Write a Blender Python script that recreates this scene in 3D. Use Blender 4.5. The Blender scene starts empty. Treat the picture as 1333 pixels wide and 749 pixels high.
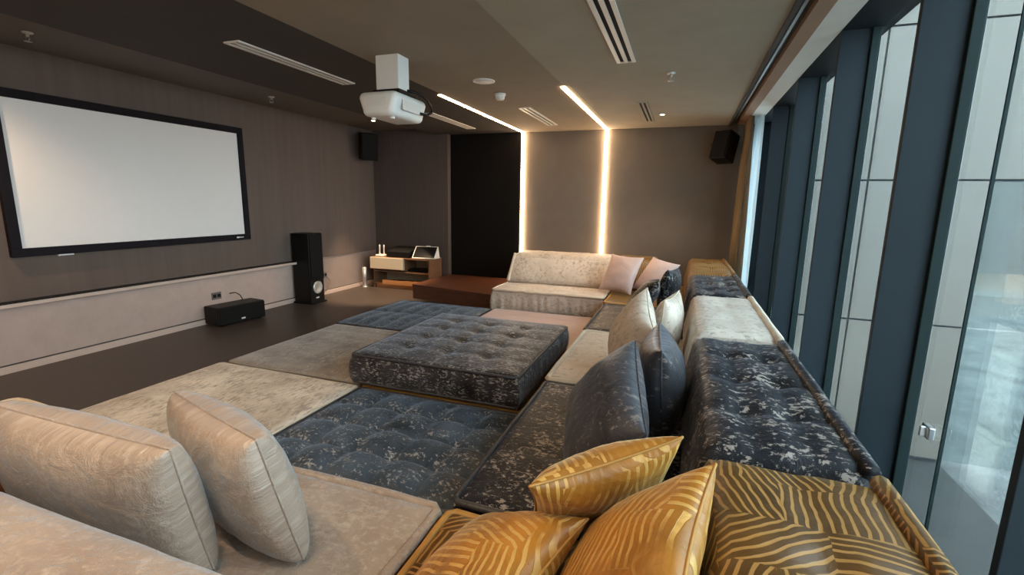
import bpy, bmesh, math, random
from mathutils import Vector, Matrix, Euler, noise

random.seed(7)
SC = bpy.context.scene
COL = SC.collection
PI = math.pi

# ------------------------------------------------------------------ camera
cam_d = bpy.data.cameras.new('camera')
cam = bpy.data.objects.new('camera', cam_d)
COL.objects.link(cam)
R0 = Vector((0.9407936, 0.3386357, 0.0152726))
R1 = Vector((0.0742381, -0.1618679, -0.9840160))
R2 = Vector((-0.3307508, 0.9268898, -0.1774240))
m = Matrix.Identity(4)
for i in range(3):
    m[i][0] = R0[i]
    m[i][1] = -R1[i]
    m[i][2] = -R2[i]
m[2][3] = 1.55
cam.matrix_world = m
cam_d.sensor_width = 36
cam_d.lens = 36 * 616.65 / 1333
cam_d.clip_start = 0.02
SC.camera = cam

# ------------------------------------------------------------------ sky, exposure
world = bpy.data.worlds.new('overcast_sky')
SC.world = world
world.use_nodes = True
bg = world.node_tree.nodes['Background']
bg.inputs[0].default_value = (0.70, 0.88, 1.0, 1)
bg.inputs[1].default_value = 6.5
vs = SC.view_settings
vs.view_transform = 'Standard'
vs.look = 'None'
vs.exposure = 0.72
vs.gamma = 1.0
vs.use_curve_mapping = False
SC.cycles.max_bounces = 10
SC.cycles.diffuse_bounces = 5
SC.cycles.glossy_bounces = 4
SC.cycles.transparent_max_bounces = 12
SC.cycles.sample_clamp_indirect = 6
SC.cycles.use_denoising = True

LED_COLOR = (1.0, 0.70, 0.42, 1)
LED_STRENGTH = 20
SPOT_COLOR = (1.0, 0.72, 0.46)


# ------------------------------------------------------------------ material helpers
def nodes(name):
    mt = bpy.data.materials.new(name)
    mt.use_nodes = True
    nt = mt.node_tree
    return mt, nt, nt.nodes['Principled BSDF'], nt.nodes, nt.links


def ramp(N, pts):
    r = N.new('ShaderNodeValToRGB')
    while len(r.color_ramp.elements) < len(pts):
        r.color_ramp.elements.new(0.5)
    for e, (p, c) in zip(r.color_ramp.elements, pts):
        e.position = p
        e.color = (c[0], c[1], c[2], 1) if not isinstance(c, (int, float)) else (c, c, c, 1)
    return r


def noise_tex(N, L, coord, scale, detail=4, rough=0.55, stretch=(1, 1, 1), dist=0):
    mp = N.new('ShaderNodeMapping')
    mp.inputs['Scale'].default_value = stretch
    L.new(coord, mp.inputs['Vector'])
    n = N.new('ShaderNodeTexNoise')
    n.inputs['Scale'].default_value = scale
    n.inputs['Detail'].default_value = detail
    n.inputs['Roughness'].default_value = rough
    n.inputs['Distortion'].default_value = dist
    L.new(mp.outputs[0], n.inputs['Vector'])
    return n


def plain(name, color, rough=0.6, metal=0.0, vary=0.12, scale=6, bump=0.0, bscale=80, spec=0.5, stretch=(1, 1, 1)):
    mt, nt, P, N, L = nodes(name)
    tc = N.new('ShaderNodeTexCoord')
    n = noise_tex(N, L, tc.outputs['Object'], scale, 4, 0.6, stretch)
    lo = [c * (1 - vary) for c in color]
    hi = [min(1, c * (1 + vary)) for c in color]
    r = ramp(N, [(0.3, lo), (0.7, hi)])
    L.new(n.outputs['Fac'], r.inputs[0])
    L.new(r.outputs[0], P.inputs['Base Color'])
    P.inputs['Roughness'].default_value = rough
    P.inputs['Metallic'].default_value = metal
    P.inputs['Specular IOR Level'].default_value = spec
    if bump:
        b = noise_tex(N, L, tc.outputs['Object'], bscale, 3)
        bp = N.new('ShaderNodeBump')
        bp.inputs['Strength'].default_value = bump
        bp.inputs['Distance'].default_value = 0.004
        L.new(b.outputs['Fac'], bp.inputs['Height'])
        L.new(bp.outputs[0], P.inputs['Normal'])
    return mt


def emit(name, color, strength):
    mt, nt, P, N, L = nodes(name)
    P.inputs['Base Color'].default_value = (0.8, 0.8, 0.8, 1)
    P.inputs['Emission Color'].default_value = color
    P.inputs['Emission Strength'].default_value = strength
    return mt


def velvet(name, base, worn, fleck, amount=0.5, rough=0.45, sheen=0.5, tint=(1, 1, 1), scale=1.0, fleck_pos=0.58, crease=0.4, soft=0.05, stretch=(0.9, 1.1, 1), spec=0.35):
    """Distressed velvet: base pile, larger worn clouds, small ragged flecks."""
    mt, nt, P, N, L = nodes(name)
    uv = N.new('ShaderNodeUVMap')
    uv.uv_map = 'UVMap'
    c = uv.outputs[0]
    big = noise_tex(N, L, c, 3.2 * scale, 5, 0.6)
    r1 = ramp(N, [(0.35, base), (0.68, worn)])
    L.new(big.outputs['Fac'], r1.inputs[0])
    fl = noise_tex(N, L, c, 42 * scale, 6, 0.74, stretch, 0.4)
    area = noise_tex(N, L, c, 7 * scale, 3, 0.55, (1, 1, 1))
    mul = N.new('ShaderNodeMath')
    mul.operation = 'MULTIPLY_ADD'
    L.new(area.outputs['Fac'], mul.inputs[0])
    mul.inputs[1].default_value = 0.35
    L.new(fl.outputs['Fac'], mul.inputs[2])
    r2 = ramp(N, [(fleck_pos + 0.14, 0.0), (fleck_pos + 0.14 + soft, 1.0)])
    L.new(mul.outputs[0], r2.inputs[0])
    am = N.new('ShaderNodeMath')
    am.operation = 'MULTIPLY'
    L.new(r2.outputs[0], am.inputs[0])
    am.inputs[1].default_value = amount
    mx = N.new('ShaderNodeMix')
    mx.data_type = 'RGBA'
    L.new(am.outputs[0], mx.inputs[0])
    L.new(r1.outputs[0], mx.inputs[6])
    mx.inputs[7].default_value = (*fleck, 1)
    L.new(mx.outputs[2], P.inputs['Base Color'])
    P.inputs['Roughness'].default_value = rough
    P.inputs['Specular IOR Level'].default_value = spec
    P.inputs['Sheen Weight'].default_value = sheen
    P.inputs['Sheen Roughness'].default_value = 0.35
    P.inputs['Sheen Tint'].default_value = (*tint, 1)
    cr = noise_tex(N, L, c, 11, 5, 0.6, (1, 1, 1), 0.6)
    fine = noise_tex(N, L, c, 260, 2, 0.5)
    ad = N.new('ShaderNodeMath')
    ad.operation = 'MULTIPLY_ADD'
    L.new(fine.outputs['Fac'], ad.inputs[0])
    ad.inputs[1].default_value = 0.08
    L.new(cr.outputs['Fac'], ad.inputs[2])
    bp = N.new('ShaderNodeBump')
    bp.inputs['Strength'].default_value = crease
    bp.inputs['Distance'].default_value = 0.02
    L.new(ad.outputs[0], bp.inputs['Height'])
    L.new(bp.outputs[0], P.inputs['Normal'])
    return mt


def hatched(name, pile, line, rough=0.4, sheen=0.3, cell=5.2, freq=9.5, width=0.66, crease=0.3, patchy=False):
    """Cut velvet: patches of parallel bars, each patch turned its own way."""
    mt, nt, P, N, L = nodes(name)
    uv = N.new('ShaderNodeUVMap')
    uv.uv_map = 'UVMap'
    wob = noise_tex(N, L, uv.outputs[0], 7, 2)
    wv = N.new('ShaderNodeVectorMath')
    wv.operation = 'MULTIPLY_ADD'
    L.new(wob.outputs['Color'], wv.inputs[0])
    wv.inputs[1].default_value = (0.035, 0.035, 0)
    L.new(uv.outputs[0], wv.inputs[2])
    sc_ = N.new('ShaderNodeVectorMath')
    sc_.operation = 'MULTIPLY'
    L.new(wv.outputs[0], sc_.inputs[0])
    sc_.inputs[1].default_value = (cell, cell * 1.25, 1)
    sx = N.new('ShaderNodeSeparateXYZ')
    L.new(sc_.outputs[0], sx.inputs[0])
    fy = N.new('ShaderNodeMath')
    fy.operation = 'FLOOR'
    L.new(sx.outputs[1], fy.inputs[0])
    sh_ = N.new('ShaderNodeMath')
    sh_.operation = 'MULTIPLY_ADD'
    L.new(fy.outputs[0], sh_.inputs[0])
    sh_.inputs[1].default_value = 0.37
    L.new(sx.outputs[0], sh_.inputs[2])
    fx = N.new('ShaderNodeMath')
    fx.operation = 'FLOOR'
    L.new(sh_.outputs[0], fx.inputs[0])
    cb = N.new('ShaderNodeCombineXYZ')
    L.new(fx.outputs[0], cb.inputs[0])
    L.new(fy.outputs[0], cb.inputs[1])
    wn = N.new('ShaderNodeTexWhiteNoise')
    wn.noise_dimensions = '2D'
    L.new(cb.outputs[0], wn.inputs['Vector'])
    rr_ = N.new('ShaderNodeValToRGB')
    rr_.color_ramp.interpolation = 'CONSTANT'
    for _ in range(4):
        rr_.color_ramp.elements.new(0.5)
    for e_, (p_, v_) in zip(rr_.color_ramp.elements, [(0.0, 0.02), (0.3, 0.52), (0.48, 0.12), (0.64, 0.90), (0.8, 0.62), (0.9, 0.30)]):
        e_.position = p_
        e_.color = (v_, v_, v_, 1)
    L.new(wn.outputs['Value'], rr_.inputs[0])
    sn = N.new('ShaderNodeMath')
    sn.operation = 'MULTIPLY'
    L.new(rr_.outputs[0], sn.inputs[0])
    sn.inputs[1].default_value = PI
    rot = N.new('ShaderNodeVectorRotate')
    rot.rotation_type = 'Z_AXIS'
    L.new(wv.outputs[0], rot.inputs['Vector'])
    L.new(sn.outputs[0], rot.inputs['Angle'])
    wa = N.new('ShaderNodeTexWave')
    wa.inputs['Scale'].default_value = freq
    wa.inputs['Distortion'].default_value = 0.3
    wa.inputs['Detail'].default_value = 2
    wa.inputs['Detail Scale'].default_value = 1.2
    L.new(rot.outputs[0], wa.inputs['Vector'])
    r = ramp(N, [(width, 0.0), (width + 0.12, 1.0)])
    L.new(wa.outputs['Fac'], r.inputs[0])
    fac = r.outputs[0]
    if patchy:
        pn = noise_tex(N, L, uv.outputs[0], 6, 3)
        pr = ramp(N, [(0.40, 0.1), (0.50, 1.0)])
        L.new(pn.outputs['Fac'], pr.inputs[0])
        pm_ = N.new('ShaderNodeMath')
        pm_.operation = 'MULTIPLY'
        L.new(r.outputs[0], pm_.inputs[0])
        L.new(pr.outputs[0], pm_.inputs[1])
        fac = pm_.outputs[0]
    var = noise_tex(N, L, uv.outputs[0], 5, 4)
    vr = ramp(N, [(0.3, [c * 0.65 for c in pile]), (0.7, [c * 1.35 for c in pile])])
    L.new(var.outputs['Fac'], vr.inputs[0])
    mx = N.new('ShaderNodeMix')
    mx.data_type = 'RGBA'
    L.new(fac, mx.inputs[0])
    L.new(vr.outputs[0], mx.inputs[6])
    mx.inputs[7].default_value = (*line, 1)
    L.new(mx.outputs[2], P.inputs['Base Color'])
    P.inputs['Roughness'].default_value = rough
    P.inputs['Sheen Weight'].default_value = sheen
    P.inputs['Sheen Roughness'].default_value = 0.3
    P.inputs['Sheen Tint'].default_value = (1, 0.85, 0.5, 1)
    cr = noise_tex(N, L, uv.outputs[0], 8, 4, 0.6, (1, 1, 1), 0.5)
    ad = N.new('ShaderNodeMath')
    ad.operation = 'MULTIPLY_ADD'
    L.new(fac, ad.inputs[0])
    ad.inputs[1].default_value = -0.12
    L.new(cr.outputs['Fac'], ad.inputs[2])
    bp = N.new('ShaderNodeBump')
    bp.inputs['Strength'].default_value = crease
    bp.inputs['Distance'].default_value = 0.02
    L.new(ad.outputs[0], bp.inputs['Height'])
    L.new(bp.outputs[0], P.inputs['Normal'])
    return mt


def wood(name, dark, light, rough=0.4, axis=0, scale=1.0):
    mt, nt, P, N, L = nodes(name)
    tc = N.new('ShaderNodeTexCoord')
    st = [14, 14, 14]
    st[axis] = 1.0
    n = noise_tex(N, L, tc.outputs['Object'], 2.2 * scale, 6, 0.6, st, 0.4)
    r = ramp(N, [(0.3, dark), (0.7, light)])
    L.new(n.outputs['Fac'], r.inputs[0])
    L.new(r.outputs[0], P.inputs['Base Color'])
    P.inputs['Roughness'].default_value = rough
    return mt


def glass_mat(name, tint, gloss=0.5):
    """Thin pane: straight-through transmission plus Fresnel reflection."""
    mt = bpy.data.materials.new(name)
    mt.use_nodes = True
    nt = mt.node_tree
    N, L = nt.nodes, nt.links
    N.remove(N['Principled BSDF'])
    out = N['Material Output']
    tr = N.new('ShaderNodeBsdfTransparent')
    tr.inputs[0].default_value = (*tint, 1)
    gl = N.new('ShaderNodeBsdfGlossy')
    gl.inputs['Roughness'].default_value = 0.01
    fr = N.new('ShaderNodeFresnel')
    fr.inputs['IOR'].default_value = 1.45
    mu = N.new('ShaderNodeMath')
    mu.operation = 'MULTIPLY'
    L.new(fr.outputs[0], mu.inputs[0])
    mu.inputs[1].default_value = gloss
    mx = N.new('ShaderNodeMixShader')
    L.new(mu.outputs[0], mx.inputs[0])
    L.new(tr.outputs[0], mx.inputs[1])
    L.new(gl.outputs[0], mx.inputs[2])
    L.new(mx.outputs[0], out.inputs[0])
    return mt


def sheer_mat(name):
    mt = bpy.data.materials.new(name)
    mt.use_nodes = True
    nt = mt.node_tree
    N, L = nt.nodes, nt.links
    N.remove(N['Principled BSDF'])
    out = N['Material Output']
    d = N.new('ShaderNodeBsdfDiffuse')
    d.inputs[0].default_value = (0.85, 0.9, 0.9, 1)
    t = N.new('ShaderNodeBsdfTranslucent')
    t.inputs[0].default_value = (0.85, 0.92, 0.95, 1)
    mx = N.new('ShaderNodeMixShader')
    mx.inputs[0].default_value = 0.6
    L.new(d.outputs[0], mx.inputs[1])
    L.new(t.outputs[0], mx.inputs[2])
    tr = N.new('ShaderNodeBsdfTransparent')
    m2 = N.new('ShaderNodeMixShader')
    m2.inputs[0].default_value = 0.15
    L.new(mx.outputs[0], m2.inputs[1])
    L.new(tr.outputs[0], m2.inputs[2])
    L.new(m2.outputs[0], out.inputs[0])
    return mt


M = dict(
    dark=velvet('charcoal_velvet', (0.006, 0.006, 0.008), (0.018, 0.019, 0.024), (0.36, 0.31, 0.27), 0.85, 0.45, 0.12, (0.62, 0.76, 1.0), 0.9, 0.58, spec=0.2),
    darkblue=velvet('slate_velvet', (0.022, 0.030, 0.041), (0.072, 0.098, 0.130), (0.46, 0.44, 0.42), 0.7, 0.45, 0.28, (0.62, 0.78, 1.0), 1.05, 0.60, crease=0.5, spec=0.2),
    darkottoman=velvet('worn_grey_velvet', (0.010, 0.008, 0.008), (0.06, 0.056, 0.057), (0.42, 0.40, 0.38), 0.75, 0.45, 0.35, (0.8, 0.85, 1.0), 1.35, 0.58, stretch=(0.55, 1.3, 1), spec=0.2),
    darkpillow=velvet('soft_slate_velvet', (0.024, 0.023, 0.026), (0.075, 0.076, 0.088), (0.26, 0.21, 0.18), 0.7, 0.36, 0.45, (0.7, 0.82, 1.0), 0.9, 0.61),
    cream=velvet('mottled_cream_velvet', (0.47, 0.395, 0.32), (0.77, 0.69, 0.59), (0.24, 0.19, 0.145), 0.8, 0.5, 0.2, (1, 0.98, 0.92), 0.8, 0.52, soft=0.12, stretch=(1.7, 0.4, 1)),
    ivory=velvet('ivory_velvet', (0.52, 0.42, 0.335), (0.77, 0.66, 0.56), (0.31, 0.235, 0.175), 0.75, 0.5, 0.2, (1, 0.98, 0.94), 0.55, 0.545, soft=0.14),
    creamback=velvet('pale_mottled_velvet', (0.47, 0.405, 0.345), (0.74, 0.66, 0.58), (0.28, 0.23, 0.18), 0.75, 0.5, 0.2, (1, 0.98, 0.94), 0.6, 0.54, soft=0.12),
    silver=velvet('silver_beige_velvet', (0.285, 0.21, 0.158), (0.40, 0.315, 0.25), (0.52, 0.43, 0.35), 0.5, 0.27, 0.38, (0.58, 0.82, 1.0), 0.7, 0.53, crease=0.9, soft=0.15),  # blue sheen tint stands in for window daylight on the fabric
    grey=velvet('mottled_grey_velvet', (0.17, 0.145, 0.13), (0.33, 0.295, 0.26), (0.48, 0.45, 0.41), 0.6, 0.5, 0.25, (0.9, 0.95, 1), 0.8, 0.555, soft=0.1, stretch=(1.5, 0.5, 1)),
    pink=velvet('dusty_pink_velvet', (0.50, 0.345, 0.305), (0.58, 0.415, 0.37), (0.66, 0.50, 0.45), 0.3, 0.5, 0.3, (1, 0.9, 0.88), 0.8, 0.6, soft=0.15),
    gold=hatched('bronze_gold_cut_velvet', (0.090, 0.040, 0.006), (0.36, 0.19, 0.05), sheen=0.1, cell=4.6, freq=13, width=0.70),
    goldpillow=hatched('amber_cut_velvet', (0.34, 0.14, 0.016), (0.57, 0.325, 0.085), 0.42, 0.6, 5.0, 12.0, 0.62, 0.7, patchy=True),
    goldpipe=plain('amber_piping_velvet', (0.40, 0.20, 0.04), 0.5),
    darkpipe=plain('charcoal_piping_velvet', (0.03, 0.03, 0.034), 0.5, vary=0.5, scale=60),
    creampipe=plain('cream_piping_velvet', (0.62, 0.53, 0.42), 0.55),
    greypipe=plain('grey_piping_velvet', (0.24, 0.215, 0.19), 0.6),
    pinkpipe=plain('pink_piping_velvet', (0.58, 0.38, 0.32), 0.6),
    brown=plain('russet_leather', (0.30, 0.10, 0.04), 0.45),
    floor=plain('dark_brown_floor', (0.052, 0.039, 0.032), 0.42, vary=0.2, scale=9, bump=0.05, stretch=(1, 8, 1)),
    wallup=plain('brown_textile_wall', (0.122, 0.087, 0.072), 0.9, vary=0.10, scale=2, bump=0.12, bscale=220, stretch=(5, 5, 0.2)),
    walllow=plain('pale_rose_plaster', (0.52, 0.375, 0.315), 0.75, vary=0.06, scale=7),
    wallmid=plain('dimmed_rose_plaster', (0.27, 0.205, 0.178), 0.8, vary=0.06, scale=7),  # same plaster as the near stretch, its dimness put into the colour
    base=plain('rose_beige_skirting', (0.56, 0.42, 0.35), 0.6, vary=0.05),
    wallback=plain('taupe_textile_wall', (0.155, 0.125, 0.10), 0.85, vary=0.06, scale=4, bump=0.2, bscale=220),
    wallbrown=plain('umber_textile_wall', (0.100, 0.069, 0.056), 0.9, vary=0.10, scale=5, bump=0.2, bscale=220, stretch=(6, 6, 0.25)),
    wallblack=plain('black_textile_panel', (0.009, 0.0075, 0.0065), 0.9, vary=0.1, scale=5, spec=0.1, stretch=(8, 8, 0.2)),
    ceilr=plain('taupe_ceiling_paint', (0.36, 0.315, 0.245), 0.85, vary=0.05, scale=3, bump=0.1, bscale=40),
    ceilm=plain('brown_ceiling_tone', (0.27, 0.222, 0.168), 0.85, vary=0.05, scale=3, bump=0.1, bscale=40),  # darker than the right-hand ceiling; the step is in the colour alone
    ceild=plain('black_brown_ceiling_paint', (0.045, 0.037, 0.033), 0.85, vary=0.06, scale=3),
    ceill=plain('umber_ceiling_paint', (0.135, 0.115, 0.10), 0.85, vary=0.06, scale=3),
    black=plain('black_plastic', (0.006, 0.006, 0.006), 0.45, vary=0.1, spec=0.25),
    cloth=plain('black_speaker_cloth', (0.006, 0.0055, 0.0055), 0.8, vary=0.1, bump=0.3, bscale=300, spec=0.2),
    frame=plain('black_velvet_frame', (0.006, 0.004, 0.007), 0.7, vary=0.1, spec=0.2),
    screen=plain('matte_white_screen', (0.74, 0.70, 0.68), 0.8, vary=0.01),
    white=plain('white_plastic', (0.78, 0.75, 0.71), 0.4, vary=0.03),
    grille=plain('off_white_metal_grille', (0.72, 0.68, 0.63), 0.45, vary=0.04),
    slot=plain('black_slot', (0.008, 0.008, 0.008), 0.9, vary=0.1),
    steel=plain('brushed_steel', (0.62, 0.62, 0.62), 0.3, 1.0, 0.05),
    satin=plain('satin_aluminium', (0.75, 0.75, 0.74), 0.3, 0.6, 0.04),
    plat=wood('red_brown_wood', (0.085, 0.028, 0.014), (0.15, 0.055, 0.028), 0.4, 0),
    cab=wood('walnut_wood', (0.12, 0.055, 0.028), (0.20, 0.10, 0.05), 0.45, 0),
    cabin=wood('orange_pine_wood', (0.42, 0.17, 0.06), (0.55, 0.25, 0.09), 0.45, 0),
    drawer=plain('cream_lacquer', (0.60, 0.50, 0.37), 0.4, vary=0.03),
    cabback=plain('shelf_back_beige', (0.36, 0.27, 0.18), 0.6, vary=0.05),
    navy=plain('navy_powder_coat', (0.013, 0.020, 0.026), 0.6, vary=0.06, bump=0.05, bscale=300, spec=0.2),
    seal=plain('green_black_gasket', (0.010, 0.020, 0.020), 0.6, vary=0.1, spec=0.15),
    darktrim=plain('dark_bronze_trim', (0.05, 0.042, 0.036), 0.6),
    browntrim=plain('brown_trim_paint', (0.33, 0.21, 0.14), 0.6, vary=0.04),
    whitetrim=plain('white_trim_paint', (0.72, 0.72, 0.68), 0.6, vary=0.03),
    curtain=plain('ochre_linen_curtain', (0.34, 0.23, 0.13), 0.85, vary=0.15, scale=40, stretch=(1, 1, 0.1)),
    sheer=sheer_mat('white_sheer_voile'),
    glass=glass_mat('window_glass', (0.84, 0.88, 0.88), 0.4),
    clad=plain('pale_cladding_panel', (0.14, 0.120, 0.098), 0.35, vary=0.03, scale=2),
    joint=plain('grey_panel_joint', (0.03, 0.032, 0.035), 0.8),
    paving=plain('grey_paving', (0.038, 0.036, 0.034), 0.8, vary=0.1, scale=4),
    frost=plain('frosty_pale_gravel', (0.105, 0.105, 0.10), 0.8, vary=0.4, scale=1.6, bump=0.6, bscale=14),
    tan=plain('tan_gravel', (0.14, 0.113, 0.085), 0.9, vary=0.1),
    farwall=plain('pale_far_render', (0.12, 0.112, 0.10), 0.8, vary=0.05),
    led=emit('warm_led_diffuser', LED_COLOR, LED_STRENGTH),
    lamp=emit('warm_downlight_lens', (1.0, 0.8, 0.58, 1), 30),
    mark=plain('white_print', (0.75, 0.75, 0.75), 0.5, vary=0.02),
    socket=plain('grey_socket_plate', (0.16, 0.13, 0.12), 0.4, vary=0.05),
    screenoff=plain('black_glass', (0.01, 0.01, 0.012), 0.12, vary=0.05),
    glow=plain('amber_indicator', (0.5, 0.3, 0.08), 0.5),
)

# ------------------------------------------------------------------ object helpers
ORIGIN = {}


def link(o, parent=None):
    COL.objects.link(o)
    if parent is not None:
        o.parent = parent
    return o


def thing(name, label, cat, loc=(0, 0, 0), group=None):
    o = bpy.data.objects.new(name, None)
    o.empty_display_size = 0.1
    o.location = loc
    ORIGIN[o.name] = Vector(loc)
    o['label'] = label
    o['category'] = cat
    if group:
        o['group'] = group
    return link(o)


def obj(name, bm, mat, parent=None, smooth=False, label=None):
    """bm is in world coordinates; links it as one mesh object (below parent)."""
    org = ORIGIN[parent.name] if parent is not None else Vector((0, 0, 0))
    if org.length > 0:
        bmesh.ops.translate(bm, verts=bm.verts, vec=-org)
    me = bpy.data.meshes.new(name)
    bm.to_mesh(me)
    bm.free()
    me.materials.append(M[mat])
    if smooth:
        me.polygons.foreach_set('use_smooth', [True] * len(me.polygons))
    o = bpy.data.objects.new(name, me)
    link(o, parent)
    ORIGIN[o.name] = org
    if label:
        o['label'] = label
    return o


def tag(o, label, cat, group=None):
    o['label'] = label
    o['category'] = cat
    if group:
        o['group'] = group
    return o


def struct(name, bm, mat, parent=None, smooth=False):
    o = obj(name, bm, mat, parent, smooth)
    if parent is None:
        o['kind'] = 'structure'
    return o


def sroot(name, loc=(0, 0, 0)):
    o = bpy.data.objects.new(name, None)
    o.location = loc
    ORIGIN[o.name] = Vector(loc)
    o['kind'] = 'structure'
    return link(o)


def box(x0, x1, y0, y1, z0, z1, bevel=0.0, bm=None, mat=None, seg=2):
    nb = bmesh.new()
    bmesh.ops.create_cube(nb, size=1)
    for v in nb.verts:
        v.co = Vector(((x0 + x1) / 2 + v.co.x * (x1 - x0), (y0 + y1) / 2 + v.co.y * (y1 - y0), (z0 + z1) / 2 + v.co.z * (z1 - z0)))
    if bevel:
        bmesh.ops.bevel(nb, geom=nb.edges[:], offset=bevel, segments=seg, affect='EDGES', profile=0.5)
    if mat is not None:
        nb.transform(mat)
    if bm is None:
        return nb
    join(bm, nb)
    return bm


def join(bm, nb):
    me = bpy.data.meshes.new('tmp')
    nb.to_mesh(me)
    nb.free()
    bm.from_mesh(me)
    bpy.data.meshes.remove(me)
    return bm


def lathe(prof, seg=24, mat=None, bm=None):
    """prof: list of (radius, z)."""
    nb = bmesh.new()
    rings = []
    for r, z in prof:
        if r < 1e-6:
            rings.append([nb.verts.new((0, 0, z))])
        else:
            rings.append([nb.verts.new((r * math.cos(2 * PI * k / seg), r * math.sin(2 * PI * k / seg), z)) for k in range(seg)])
    for a, b in zip(rings, rings[1:]):
        for k in range(seg):
            k2 = (k + 1) % seg
            if len(a) == 1 and len(b) == 1:
                continue
            if len(a) == 1:
                nb.faces.new((a[0], b[k2], b[k]))
            elif len(b) == 1:
                nb.faces.new((a[k], a[k2], b[0]))
            else:
                nb.faces.new((a[k], a[k2], b[k2], b[k]))
    for ring, flip in ((rings[0], True), (rings[-1], False)):
        if len(ring) > 2:
            nb.faces.new(ring[::-1] if flip else ring)
    bmesh.ops.recalc_face_normals(nb, faces=nb.faces[:])
    if mat is not None:
        nb.transform(mat)
    if bm is None:
        return nb
    return join(bm, nb)


def tube(pts, r, seg=8, closed=False, bm=None):
    nb = bmesh.new()
    pts = [Vector(p) for p in pts]
    n = len(pts)
    rings = []
    for i, p in enumerate(pts):
        if closed:
            t = pts[(i + 1) % n] - pts[i - 1]
        else:
            t = pts[min(i + 1, n - 1)] - pts[max(i - 1, 0)]
        t.normalize()
        up = Vector((0, 0, 1)) if abs(t.z) < 0.9 else Vector((1, 0, 0))
        s = t.cross(up).normalized()
        u = s.cross(t)
        rings.append([nb.verts.new(p + (s * math.cos(2 * PI * k / seg) + u * math.sin(2 * PI * k / seg)) * r) for k in range(seg)])
    m_ = n if closed else n - 1
    for i in range(m_):
        a, b = rings[i], rings[(i + 1) % n]
        for k in range(seg):
            nb.faces.new((a[k], a[(k + 1) % seg], b[(k + 1) % seg], b[k]))
    if not closed:
        nb.faces.new(rings[0][::-1])
        nb.faces.new(rings[-1])
    bmesh.ops.recalc_face_normals(nb, faces=nb.faces[:])
    uv_box(nb)
    if bm is None:
        return nb
    return join(bm, nb)


def uv_box(bm):
    l = bm.loops.layers.uv.get('UVMap') or bm.loops.layers.uv.new('UVMap')
    bm.normal_update()
    for f in bm.faces:
        n = f.normal
        ax = max(range(3), key=lambda i: abs(n[i]))
        for lp in f.loops:
            c = lp.vert.co
            lp[l].uv = (c.x, c.y) if ax == 2 else ((c.y, c.z + 3.1) if ax == 0 else (c.x, c.z + 5.7))


def wob(p, s, seed=0.0):
    return noise.noise(Vector((p[0] * s + seed, p[1] * s - seed * 0.7, p[2] * s + seed * 1.3)))


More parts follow.
